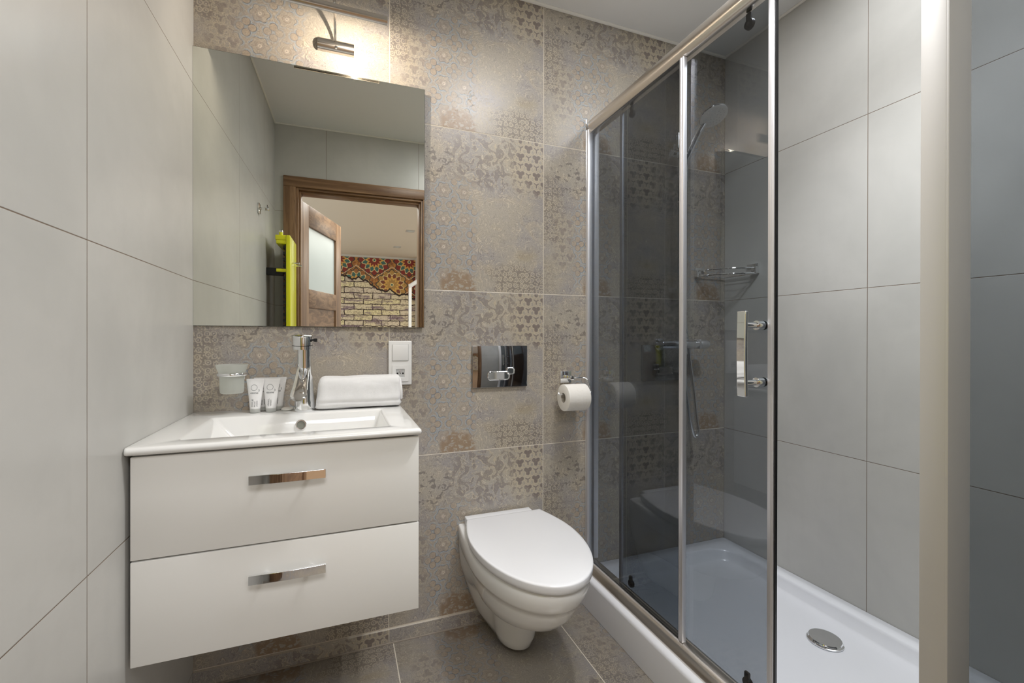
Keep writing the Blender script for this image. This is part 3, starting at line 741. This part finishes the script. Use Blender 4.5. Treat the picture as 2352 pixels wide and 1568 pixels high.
# ---------------------------------------------------------------- toilet
TX = 1.003
to_ = thing('wall_hung_toilet', (TX, -.25, .05), 'white wall-hung toilet with its lid closed, between the vanity and the shower', 'toilet')
def dsec(z, wb, wm, Ln, sm_=.36, y0=-.001, n=26, pw=.5):
    pts = []
    for i in range(n + 1):
        s_ = i / n
        if s_ < sm_:
            k = s_ / sm_; k = k * k * (3 - 2 * k) if wb > wm else math.sin(k * PI / 2); h = wb + (wm - wb) * k
        else:
            k = (s_ - sm_) / (1 - sm_); h = wm * max(0, 1 - k * k) ** pw
        pts.append((h, y0 - (Ln + y0) * s_))
    # resample the nose by angle for roundness
    out = [(TX + h, y_, z) for h, y_ in pts[:-1]] + [(TX, -Ln, z)] + [(TX - h, y_, z) for h, y_ in reversed(pts[:-1])]
    return out
def dsec2(z, wb, wm, Ln, sm_=.36, y0=-.001, pw=2.0):
    pts = []; n1, n2_ = 10, 22; ym = y0 - (Ln + y0) * sm_
    for i in range(n1):
        k = i / n1; kk = math.sin(k * PI / 2) if wm >= wb else k * k * (3 - 2 * k)
        pts.append((wb + (wm - wb) * kk, y0 + (ym - y0) * k))
    for i in range(n2_ + 1):
        a = PI / 2 * i / n2_; pts.append((wm * math.cos(a) ** (2 / pw), ym - (Ln + ym) * math.sin(a) ** (2 / pw)))
    return [(TX + h, y_, z) for h, y_ in pts] + [(TX - h, y_, z) for h, y_ in reversed(pts[:-1])]
bm = bmesh.new()
S = [(.010, .046, .034, .188, .64), (.014, .062, .050, .214, .62), (.026, .080, .062, .231, .60), (.055, .096, .071, .243, .60), (.110, .118, .079, .252, .58), (.150, .131, .085, .258, .56),
     (.166, .137, .090, .264, .55), (.171, .139, .094, .300, .54), (.178, .141, .108, .345, .52), (.195, .147, .127, .392, .50), (.222, .155, .145, .438, .47), (.255, .160, .158, .470, .44), (.290, .163, .1655, .492, .42), (.308, .164, .170, .501, .42),
     (.312, .164, .1745, .509, .41), (.322, .165, .1785, .517, .40), (.340, .166, .1815, .527, .40), (.355, .167, .183, .533, .39), (.368, .166, .181, .534, .39), (.377, .165, .178, .530, .39), (.380, .162, .172, .522, .39)]
skin(bm, [dsec2(*s) for s in S]); finish('bowl', bm, M['ceramic'], to_, angle=60)
bm = bmesh.new()
skin(bm, [dsec2(.3812, .140, .174, .526, .38, -.045), dsec2(.3818, .140, .176, .528, .38, -.045), dsec2(.3845, .140, .176, .528, .38, -.045)])
finish('seat_ring', bm, M['seat'], to_, angle=60)
bm = bmesh.new()
skin(bm, [dsec2(.3850, .144, .1800, .5410, .38, -.048), dsec2(.3862, .145, .1820, .5440, .38, -.047), dsec2(.396, .1465, .1832, .547, .38, -.046), dsec2(.4085, .147, .1838, .548, .38, -.045), dsec2(.4115, .1465, .1830, .547, .38, -.046), dsec2(.4130, .145, .1810, .544, .38, -.048), dsec2(.4135, .140, .174, .535, .38, -.055)])
finish('lid', bm, M['seat'], to_, angle=60)
bm = bmesh.new(); box(bm, TX - .146, TX + .116, -.050, -.012, .382, .4125, .004, 3); finish('hinge_cover', bm, M['seat'], to_)

# ---------------------------------------------------------------- toilet paper and its holder
hx = 1.284
ph = thing('toilet_paper_holder', (hx, 0, .915), 'chrome toilet paper holder with a square wall plate left of the shower', 'holder')
bm = bmesh.new(); box(bm, hx - .0245, hx + .0245, -.008, -.0003, .8925, .9395, .001); finish('wall_plate', bm, M['chrome'], ph)
bm = bmesh.new(); box(bm, hx - .004, hx + .014, -.052, -.008, .908, .924, .0015); finish('bracket', bm, M['chrome'], ph)
RY, RZ = -.078, .843
bm = bmesh.new(); sweep(bm, catmull([(hx - .040, -.047, .915), (hx - .01, -.047, .915), (hx + .045, -.047, .9155), (hx + .066, -.050, .912), (hx + .073, -.056, .899), (hx + .073, RY + .004, .868), (hx + .070, RY, .858), (hx + .055, RY, .856), (hx, RY, .856), (hx - .062, RY, .856), (hx - .068, RY + .005, .862)], 6), .0027, 10); finish('wire', bm, M['chrome'], ph)
bm = bmesh.new()
L = []
for r_0, x_ in ((.0195, -.0475), (.0495, -.0475), (.0515, -.0460), (.0518, 0), (.0515, .046), (.0495, .0475), (.0195, .0475), (.0195, 0), (.0195, -.0475)):
    L.append((r_0, x_))
lathe(bm, L, (hx - .003, RY, RZ), 'X', 56, cap=(False, False)); bmesh.ops.remove_doubles(bm, verts=bm.verts, dist=1e-6)
rl = thing('toilet_paper_roll', (hx, RY, RZ), 'white toilet paper roll hanging on the chrome holder', 'toilet paper')
finish('paper', bm, M['paper'], rl, angle=40)
bm = bmesh.new(); lathe(bm, [(.0192, -.047), (.0192, .047), (.0184, .047), (.0184, -.047), (.0192, -.047)], (hx - .003, RY, RZ), 'X', 40, cap=(False, False)); finish('cardboard_core', bm, M['card'], rl)

# ---------------------------------------------------------------- shower tray
SY = -1.20
TX0, TX1 = 1.338, RW - .001
tray = thing('shower_tray', (1.73, -.6, 0), 'low rectangular white acrylic shower tray along the right wall', 'shower tray')
def tl_(x0, x1, y0, y1, r, z): return [(p[0], p[1], z) for p in rrect((x0 + x1) / 2, (y0 + y1) / 2, (x1 - x0) / 2, (y1 - y0) / 2, r, 10)]
bm = bmesh.new()
skin(bm, [tl_(TX0 + .004, TX1, SY, -.001, .004, .001), tl_(TX0, TX1, SY, -.001, .004, .116), tl_(TX0 + .001, TX1, SY + .001, -.001, .006, .124), tl_(TX0 + .006, TX1 - .001, SY + .005, -.001, .008, .129), tl_(TX0 + .013, TX1 - .002, SY + .012, -.002, .010, .1305),
          tl_(TX0 + .075, TX1 - .055, SY + .085, -.060, .110, .1305), tl_(TX0 + .081, TX1 - .061, SY + .092, -.066, .108, .1285), tl_(TX0 + .088, TX1 - .064, SY + .096, -.070, .105, .121), tl_(TX0 + .100, TX1 - .078, SY + .112, -.084, .098, .092), tl_(TX0 + .110, TX1 - .086, SY + .122, -.092, .092, .087), tl_(TX0 + .145, TX1 - .120, SY + .160, -.13, .080, .0855), tl_(1.84, 1.97, -.66, -.54, .05, .084)])
finish('basin', bm, M['acrylic'], tray, angle=60)
dr = finish('drain_cover', lathe(bmesh.new(), [(.050, .086), (.050, .0885), (.046, .0905), (.047, .0945), (.045, .0975), (.03, .0992), (.001, .1000)], (1.9135, -.608, 0), 'Z', 48), M['chrome'], tray)

# ---------------------------------------------------------------- shower enclosure
en = thing('shower_enclosure', (1.40, -.6, .13), 'smoked glass sliding shower enclosure with brushed metal rails', 'shower enclosure')
ZB, ZT2 = .131, 1.912
def gl(nm, bm, par=en): return finish(nm, bm, M['glass'], par, smooth=False)
# rails: D-shaped section running along Y
def dprof(x0, x1, z0, z1, k=10):
    r = (z1 - z0) / 2; zc_ = (z0 + z1) / 2
    return [(x0 + r * .75 - r * .75 * math.sin(PI * i / k), zc_ - r * math.cos(PI * i / k)) for i in range(k + 1)] + [(x1, z1), (x1, z0)]
bm = bmesh.new(); pf = dprof(1.375, 1.415, 1.915, 1.972); skin(bm, [[(a, -.022, c_) for a, c_ in pf], [(a, SY + .03, c_) for a, c_ in pf]]); o = finish('top_rail', bm, M['brush_y'], en, angle=50)
pf2 = [(1.360, .131), (1.361, .140), (1.366, .152), (1.374, .161), (1.384, .166), (1.398, .168), (1.412, .166), (1.418, .158), (1.418, .131)]
bm = bmesh.new(); skin(bm, [[(a, -.002, c_) for a, c_ in pf2], [(a, SY + .03, c_) for a, c_ in pf2]]); finish('bottom_rail', bm, M['brush_y'], en, angle=50)
# wall profile: a U channel
bm = bmesh.new(); box(bm, 1.374, 1.395, -.024, -.0005, .168, 1.93, .0015); box(bm, 1.402, 1.424, -.030, -.0005, .168, 1.93, .0015); box(bm, 1.394, 1.403, -.016, -.0005, .168, 1.93)
finish('wall_profile', bm, M['alu'], en)
bm = bmesh.new(); box(bm, 1.3728, 1.3745, -.012, -.0005, .168, 1.973); finish('end_cap', bm, M['chrome'], en)
gl('fixed_pane', B(1.3845, 1.3895, -.535, -.018, ZB + .036, 1.914))
bm = bmesh.new(); box(bm, 1.3800, 1.3945, -.549, -.533, ZB + .036, 1.914, .001); box(bm, 1.3790, 1.3960, -.540, -.538, ZB + .036, 1.914)
finish('fixed_pane_profile', bm, M['alu'], en)
# sliding door (inner)
dp = gl('sliding_pane', B(1.4015, 1.4065, -.812, -.212, ZB + .040, 1.905))
def sub(nm, bm, m_, par, **k):
    o = finish(nm, bm, m_, **k); o.parent = par; o.matrix_parent_inverse = Matrix.Identity(4); return o
bm = bmesh.new(); box(bm, 1.3975, 1.4105, -.826, -.810, ZB + .040, 1.905, .001); box(bm, 1.3965, 1.3985, -.8205, -.8185, ZB + .040, 1.905, .0005); sub('closing_profile', bm, M['alu'], dp)
sub('magnetic_seal', B(1.4005, 1.4075, -.829, -.826, ZB + .040, 1.905), M['black'], dp, smooth=False)
bm = bmesh.new(); box(bm, 1.3985, 1.4085, -.222, -.208, ZB + .040, 1.905, .001); sub('rear_profile', bm, M['alu'], dp)
# handle: flat slightly bowed bar with two posts through the glass
bm = bmesh.new(); L = []
for i in range(25):
    t = i / 24; z_ = .935 + .207 * t; dx = -.0025 * math.sin(PI * t)
    L.append([(1.333 + dx, -.804, z_), (1.333 + dx, -.780, z_), (1.3405 + dx * .6, -.778, z_), (1.3405 + dx * .6, -.806, z_)])
skin(bm, L); h = sub('handle', bm, M['chrome'], dp); bevmod(h, .002, 3)
bm = bmesh.new()
for z_ in (.968, 1.108):
    bm = bmesh.new()
    lathe(bm, [(.0075, 1.338), (.0075, 1.3820), (.0118, 1.3822), (.0118, 1.400), (.0070, 1.4002), (.0070, 1.4068), (.0118, 1.4070), (.0118, 1.414), (.0075, 1.4145), (.0075, 1.434)], (0, -.792, z_), 'X', 24)
    sub('handle_post', bm, M['chrome'], dp)
for y_ in (-.262, -.745):
    for z_, nm in ((1.885, 'top_roller'), (.187, 'bottom_roller')):
        bm = bmesh.new(); lathe(bm, [(.0045, 1.4065), (.0125, 1.408), (.0135, 1.4115), (.0135, 1.417), (.010, 1.420), (.001, 1.421)], (0, y_, z_), 'X', 24)
        box(bm, 1.407, 1.415, y_ - .007, y_ + .007, z_ - .004, z_ + .028, .002)
        sub(nm, bm, M['black'], dp)
# corner post and side panel
bm = bmesh.new(); box(bm, 1.375, 1.389, -1.154, -1.118, ZB, 1.973, .002); box(bm, 1.3755, 1.441, -1.157, -1.146, ZB, 1.973, .002); finish('corner_post', bm, M['post'], en)
gl('side_pane', B(1.440, RW - .02, -1.156, -1.151, ZB + .03, 1.93))
bm = bmesh.new(); box(bm, 1.44, RW - .001, -1.175, -1.146, ZB, .160, .003); finish('side_bottom_rail', bm, M['brush_x'], en)
bm = bmesh.new(); box(bm, 1.44, RW - .001, -1.175, -1.146, 1.925, 1.965, .003); finish('side_top_rail', bm, M['brush_x'], en)
bm = bmesh.new(); box(bm, RW - .028, RW - .001, -1.175, -1.146, .16, 1.925, .002); finish('side_wall_profile', bm, M['alu'], en)

# ---------------------------------------------------------------- shower fittings
MX, MZ = 1.83, 1.047
mxr = thing('shower_mixer', (MX, -.07, MZ), 'chrome thermostatic bar mixer on the patterned wall inside the shower', 'shower mixer')
bm = bmesh.new(); lathe(bm, [(.017, -.128), (.0185, -.125), (.0185, -.084), (.0192, -.083), (.0192, .060), (.0185, .061), (.0185, .064)], (MX, -.075, MZ), 'X', 32); finish('bar_body', bm, M['satin'], mxr)
bm = bmesh.new()
box(bm, MX + .064, MX + .076, -.094, -.056, MZ - .020, MZ + .0215, .004, 3); lathe(bm, [(.019, .076), (.0195, .080), (.0200, .118), (.0180, .122)], (MX, -.075, MZ), 'X', 32); finish('temperature_knob', bm, M['knob'], mxr)
for dx in (-.075, .075):
    bm = bmesh.new(); lathe(bm, [(.030, -.001), (.030, -.004), (.026, -.010), (.014, -.014), (.013, -.060)], (MX + dx, 0, MZ), 'Y', 30); finish('wall_flange', bm, M['chrome'], mxr)
bm = bmesh.new(); lathe(bm, [(.009, .016), (.009, .030), (.0105, .031), (.0105, .046), (.009, .048)], (MX, -.075, MZ), 'Z', 24); finish('riser_socket', bm, M['chrome'], mxr)
bm = bmesh.new(); lathe(bm, [(.0105, -.042), (.0105, -.030), (.009, -.029), (.009, -.017)], (MX, -.075, MZ), 'Z', 24); finish('hose_outlet', bm, M['chrome'], mxr)
rs = thing('shower_riser_rail', (1.815, -.05, 1.5), 'upright chrome shower rail with its sliding holder inside the shower', 'shower rail')
bm = bmesh.new(); sweep(bm, [(1.815, -.052, 1.27), (1.815, -.052, 1.97)], .0095, 18); finish('rail', bm, M['chrome'], rs)
for z_ in (1.285, 1.955):
    bm = bmesh.new(); lathe(bm, [(.014, -.001), (.014, -.030), (.012, -.046)], (1.815, 0, z_), 'Y', 20); finish('wall_bracket', bm, M['chrome'], rs)
bm = bmesh.new(); lathe(bm, [(.016, -.045), (.018, -.042), (.018, .042), (.016, .045)], (1.815, -.056, 1.875), 'X', 24); finish('sliding_holder', bm, M['chrome'], rs)
bm = bmesh.new(); lathe(bm, [(.006, 0), (.006, .012), (.009, .014), (.009, .020), (.004, .022)], (1.785, -.056, 1.892), 'Z', 16); finish('locking_knob', bm, M['chrome'], rs)
# hand shower
hs = thing('hand_shower', (1.84, -.10, 1.9), 'chrome hand shower with a round pale spray face, resting in its holder', 'shower head')
A0, A1 = Vector((1.842, -.078, 1.868)), Vector((1.838, -.158, 1.958))
bm = bmesh.new(); dirv = (A1 - A0).normalized()
sweep(bm, catmull([tuple(A0 - dirv * .03), tuple(A0), tuple(A0 + dirv * .05), tuple(A1 - dirv * .02), tuple(A1 + Vector((0, -.016, .010)))], 6), lambda t: .0100 + .0030 * t, 20); finish('grip', bm, M['chrome'], hs)
nrm = Vector((-.02, -.42, -.90)).normalized()
HC = Vector((1.850, -.205, 1.985))
rotm = Matrix.Translation(HC) @ Vector((0, 0, 1)).rotation_difference(nrm).to_matrix().to_4x4()
bm = bmesh.new(); lathe(bm, [(.001, -.017), (.030, -.015), (.050, -.006), (.0555, .002), (.0560, .006), (.0535, .009)], (0, 0, 0), 'Z', 44, cap=(True, False)); finish('head_shell', xf(bm, rotm), M['chrome'], hs)
bm = bmesh.new(); lathe(bm, [(.0535, .009), (.050, .0105), (.001, .0108)], (0, 0, 0), 'Z', 44, cap=(False, True)); finish('spray_face', xf(bm, rotm), M['plastic'], hs)
bm = bmesh.new()
for rr_, nn in ((.014, 7), (.027, 13), (.040, 20)):
    for i in range(nn):
        a = 2 * PI * i / nn; lathe(bm, [(.0016, .0105), (.0012, .0128)], (rr_ * math.cos(a), rr_ * math.sin(a), 0), 'Z', 8)
finish('nozzles', xf(bm, rotm), M['plastic'], hs)
bm = bmesh.new()
hp_ = catmull([tuple(A0 - dirv * .03), (1.847, -.062, 1.80), (1.846, -.050, 1.62), (1.842, -.045, 1.40), (1.850, -.045, 1.22), (1.868, -.050, 1.05), (1.892, -.058, .86), (1.908, -.062, .72), (1.912, -.066, .665), (1.900, -.068, .640), (1.880, -.070, .660), (1.850, -.074, .76), (1.832, -.075, .88), (1.83, -.075, 1.004)], 10)
sweep(bm, hp_, .0072, 14); tag(finish('shower_hose', bm, M['hose']), 'flexible metal shower hose looping below the mixer', 'hose')
# corner basket
cb = thing('corner_soap_basket', (2.05, -.09, 1.37), 'small chrome wire basket mounted across the shower corner', 'shower shelf')
bm = bmesh.new(); box(bm, 1.950, 2.006, -.010, -.0005, 1.383, 1.396, .001); box(bm, 1.950, 1.972, -.022, -.0005, 1.352, 1.383, .001); finish('wall_bracket', bm, M['chrome'], cb)
bm = bmesh.new(); box(bm, RW - .010, RW - .0005, -.185, -.130, 1.388, 1.401, .001); box(bm, RW - .022, RW - .0005, -.185, -.163, 1.357, 1.388, .001); finish('wall_bracket', bm, M['chrome'], cb)
def arc(z, off, k=18):
    P0, P1, P2 = Vector((1.955, -.012, z)), Vector((2.0 - off, -.15 - off, z)), Vector((RW - .012, -.180, z))
    return [tuple(P0 * (1 - t) ** 2 + P1 * 2 * t * (1 - t) + P2 * t * t) for t in [i / k for i in range(k + 1)]]
bm = bmesh.new(); sweep(bm, arc(1.381, 0), .0032, 8); sweep(bm, arc(1.357, 0), .0038, 8)
sweep(bm, [(1.957, -.010, 1.358), (RW - .010, -.010, 1.358), (RW - .010, -.178, 1.358)], .003, 8); finish('rim_wire', bm, M['chrome'], cb)
bm = bmesh.new(); ar = arc(1.357, 0, 40)
for k in range(1, 11):
    xx = 1.965 + .0150 * k
    p_ = min(ar, key=lambda q_: abs(q_[0] - xx)); sweep(bm, [(xx, -.010, 1.358), (xx, p_[1], 1.358)], .0016, 6)
finish('floor_wires', bm, M['chrome'], cb)

# ---------------------------------------------------------------- radiator on the left wall (seen in the mirror)
ra_ = thing('towel_radiator', (.12, -1.33, .9), 'bright yellow flat panel radiator on the left wall by the door', 'radiator')
bm = bmesh.new(); box(bm, .106, .130, -1.475, -1.190, .62, 1.635, .006, 3); finish('front_panel', bm, M['yellow'], ra_)
bm = bmesh.new(); box(bm, .050, .108, -1.470, -1.195, 1.605, 1.635, .006, 3); box(bm, .055, .108, -1.468, -1.197, 1.585, 1.606, .003); finish('top_cover', bm, M['yellow'], ra_)
bm = bmesh.new()
for i in range(27): box(bm, .090, .1055, -1.462, -1.203, .65 + i * .035, .65 + i * .035 + .017, 0)
box(bm, .0985, .1058, -1.46, -1.21, .64, 1.59); finish('slotted_back', bm, M['black'], ra_)
bm = bmesh.new(); lathe(bm, [(.011, 0), (.011, .018)], (.078, -1.215, 1.634), 'Z', 20); finish('vent_stub', bm, M['yellow'], ra_)
bm = bmesh.new(); lathe(bm, [(.010, .018), (.010, .026), (.006, .031), (.001, .033)], (.078, -1.215, 1.634), 'Z', 20); finish('vent_cap', bm, M['chrome'], ra_)
for z_ in (1.43, .80):
    bm = bmesh.new(); box(bm, .0005, .088, -1.26, -1.222, z_ - .022, z_ + .020, .003); finish('wall_bracket', bm, M['black'], ra_)
    bm = bmesh.new(); box(bm, .055, .107, -1.218, -1.200, z_ - .004, z_ + .014, .002); finish('bracket_tab', bm, M['yellow'], ra_)
for k, y_ in enumerate((-1.27, -1.38)):
    bm = bmesh.new(); sweep(bm, [(.130, y_, 1.487), (.165, y_, 1.487)], .0045, 12); lathe(bm, [(.007, .165), (.007, .170)], (0, y_, 1.487), 'X', 14); finish('peg', bm, M['chrome'], ra_)

# robe hook on the left wall (mirror shows it)
rh = thing('robe_hook', (0, -1.0, 1.727), 'chrome double robe hook on the left wall, seen in the mirror', 'hook')
bm = bmesh.new(); box(bm, .0005, .008, -1.027, -.983, 1.700, 1.752, .001); finish('wall_plate', bm, M['chrome'], rh)
bm = bmesh.new(); box(bm, .008, .046, -1.009, -1.001, 1.719, 1.733, .001); finish('arm', bm, M['chrome'], rh)
bm = bmesh.new(); sweep(bm, catmull([(.044, -1.03, 1.742), (.045, -1.022, 1.726), (.046, -1.005, 1.722), (.046, -.988, 1.726), (.044, -.980, 1.742)], 5), .004, 10); finish('prong', bm, M['chrome'], rh)
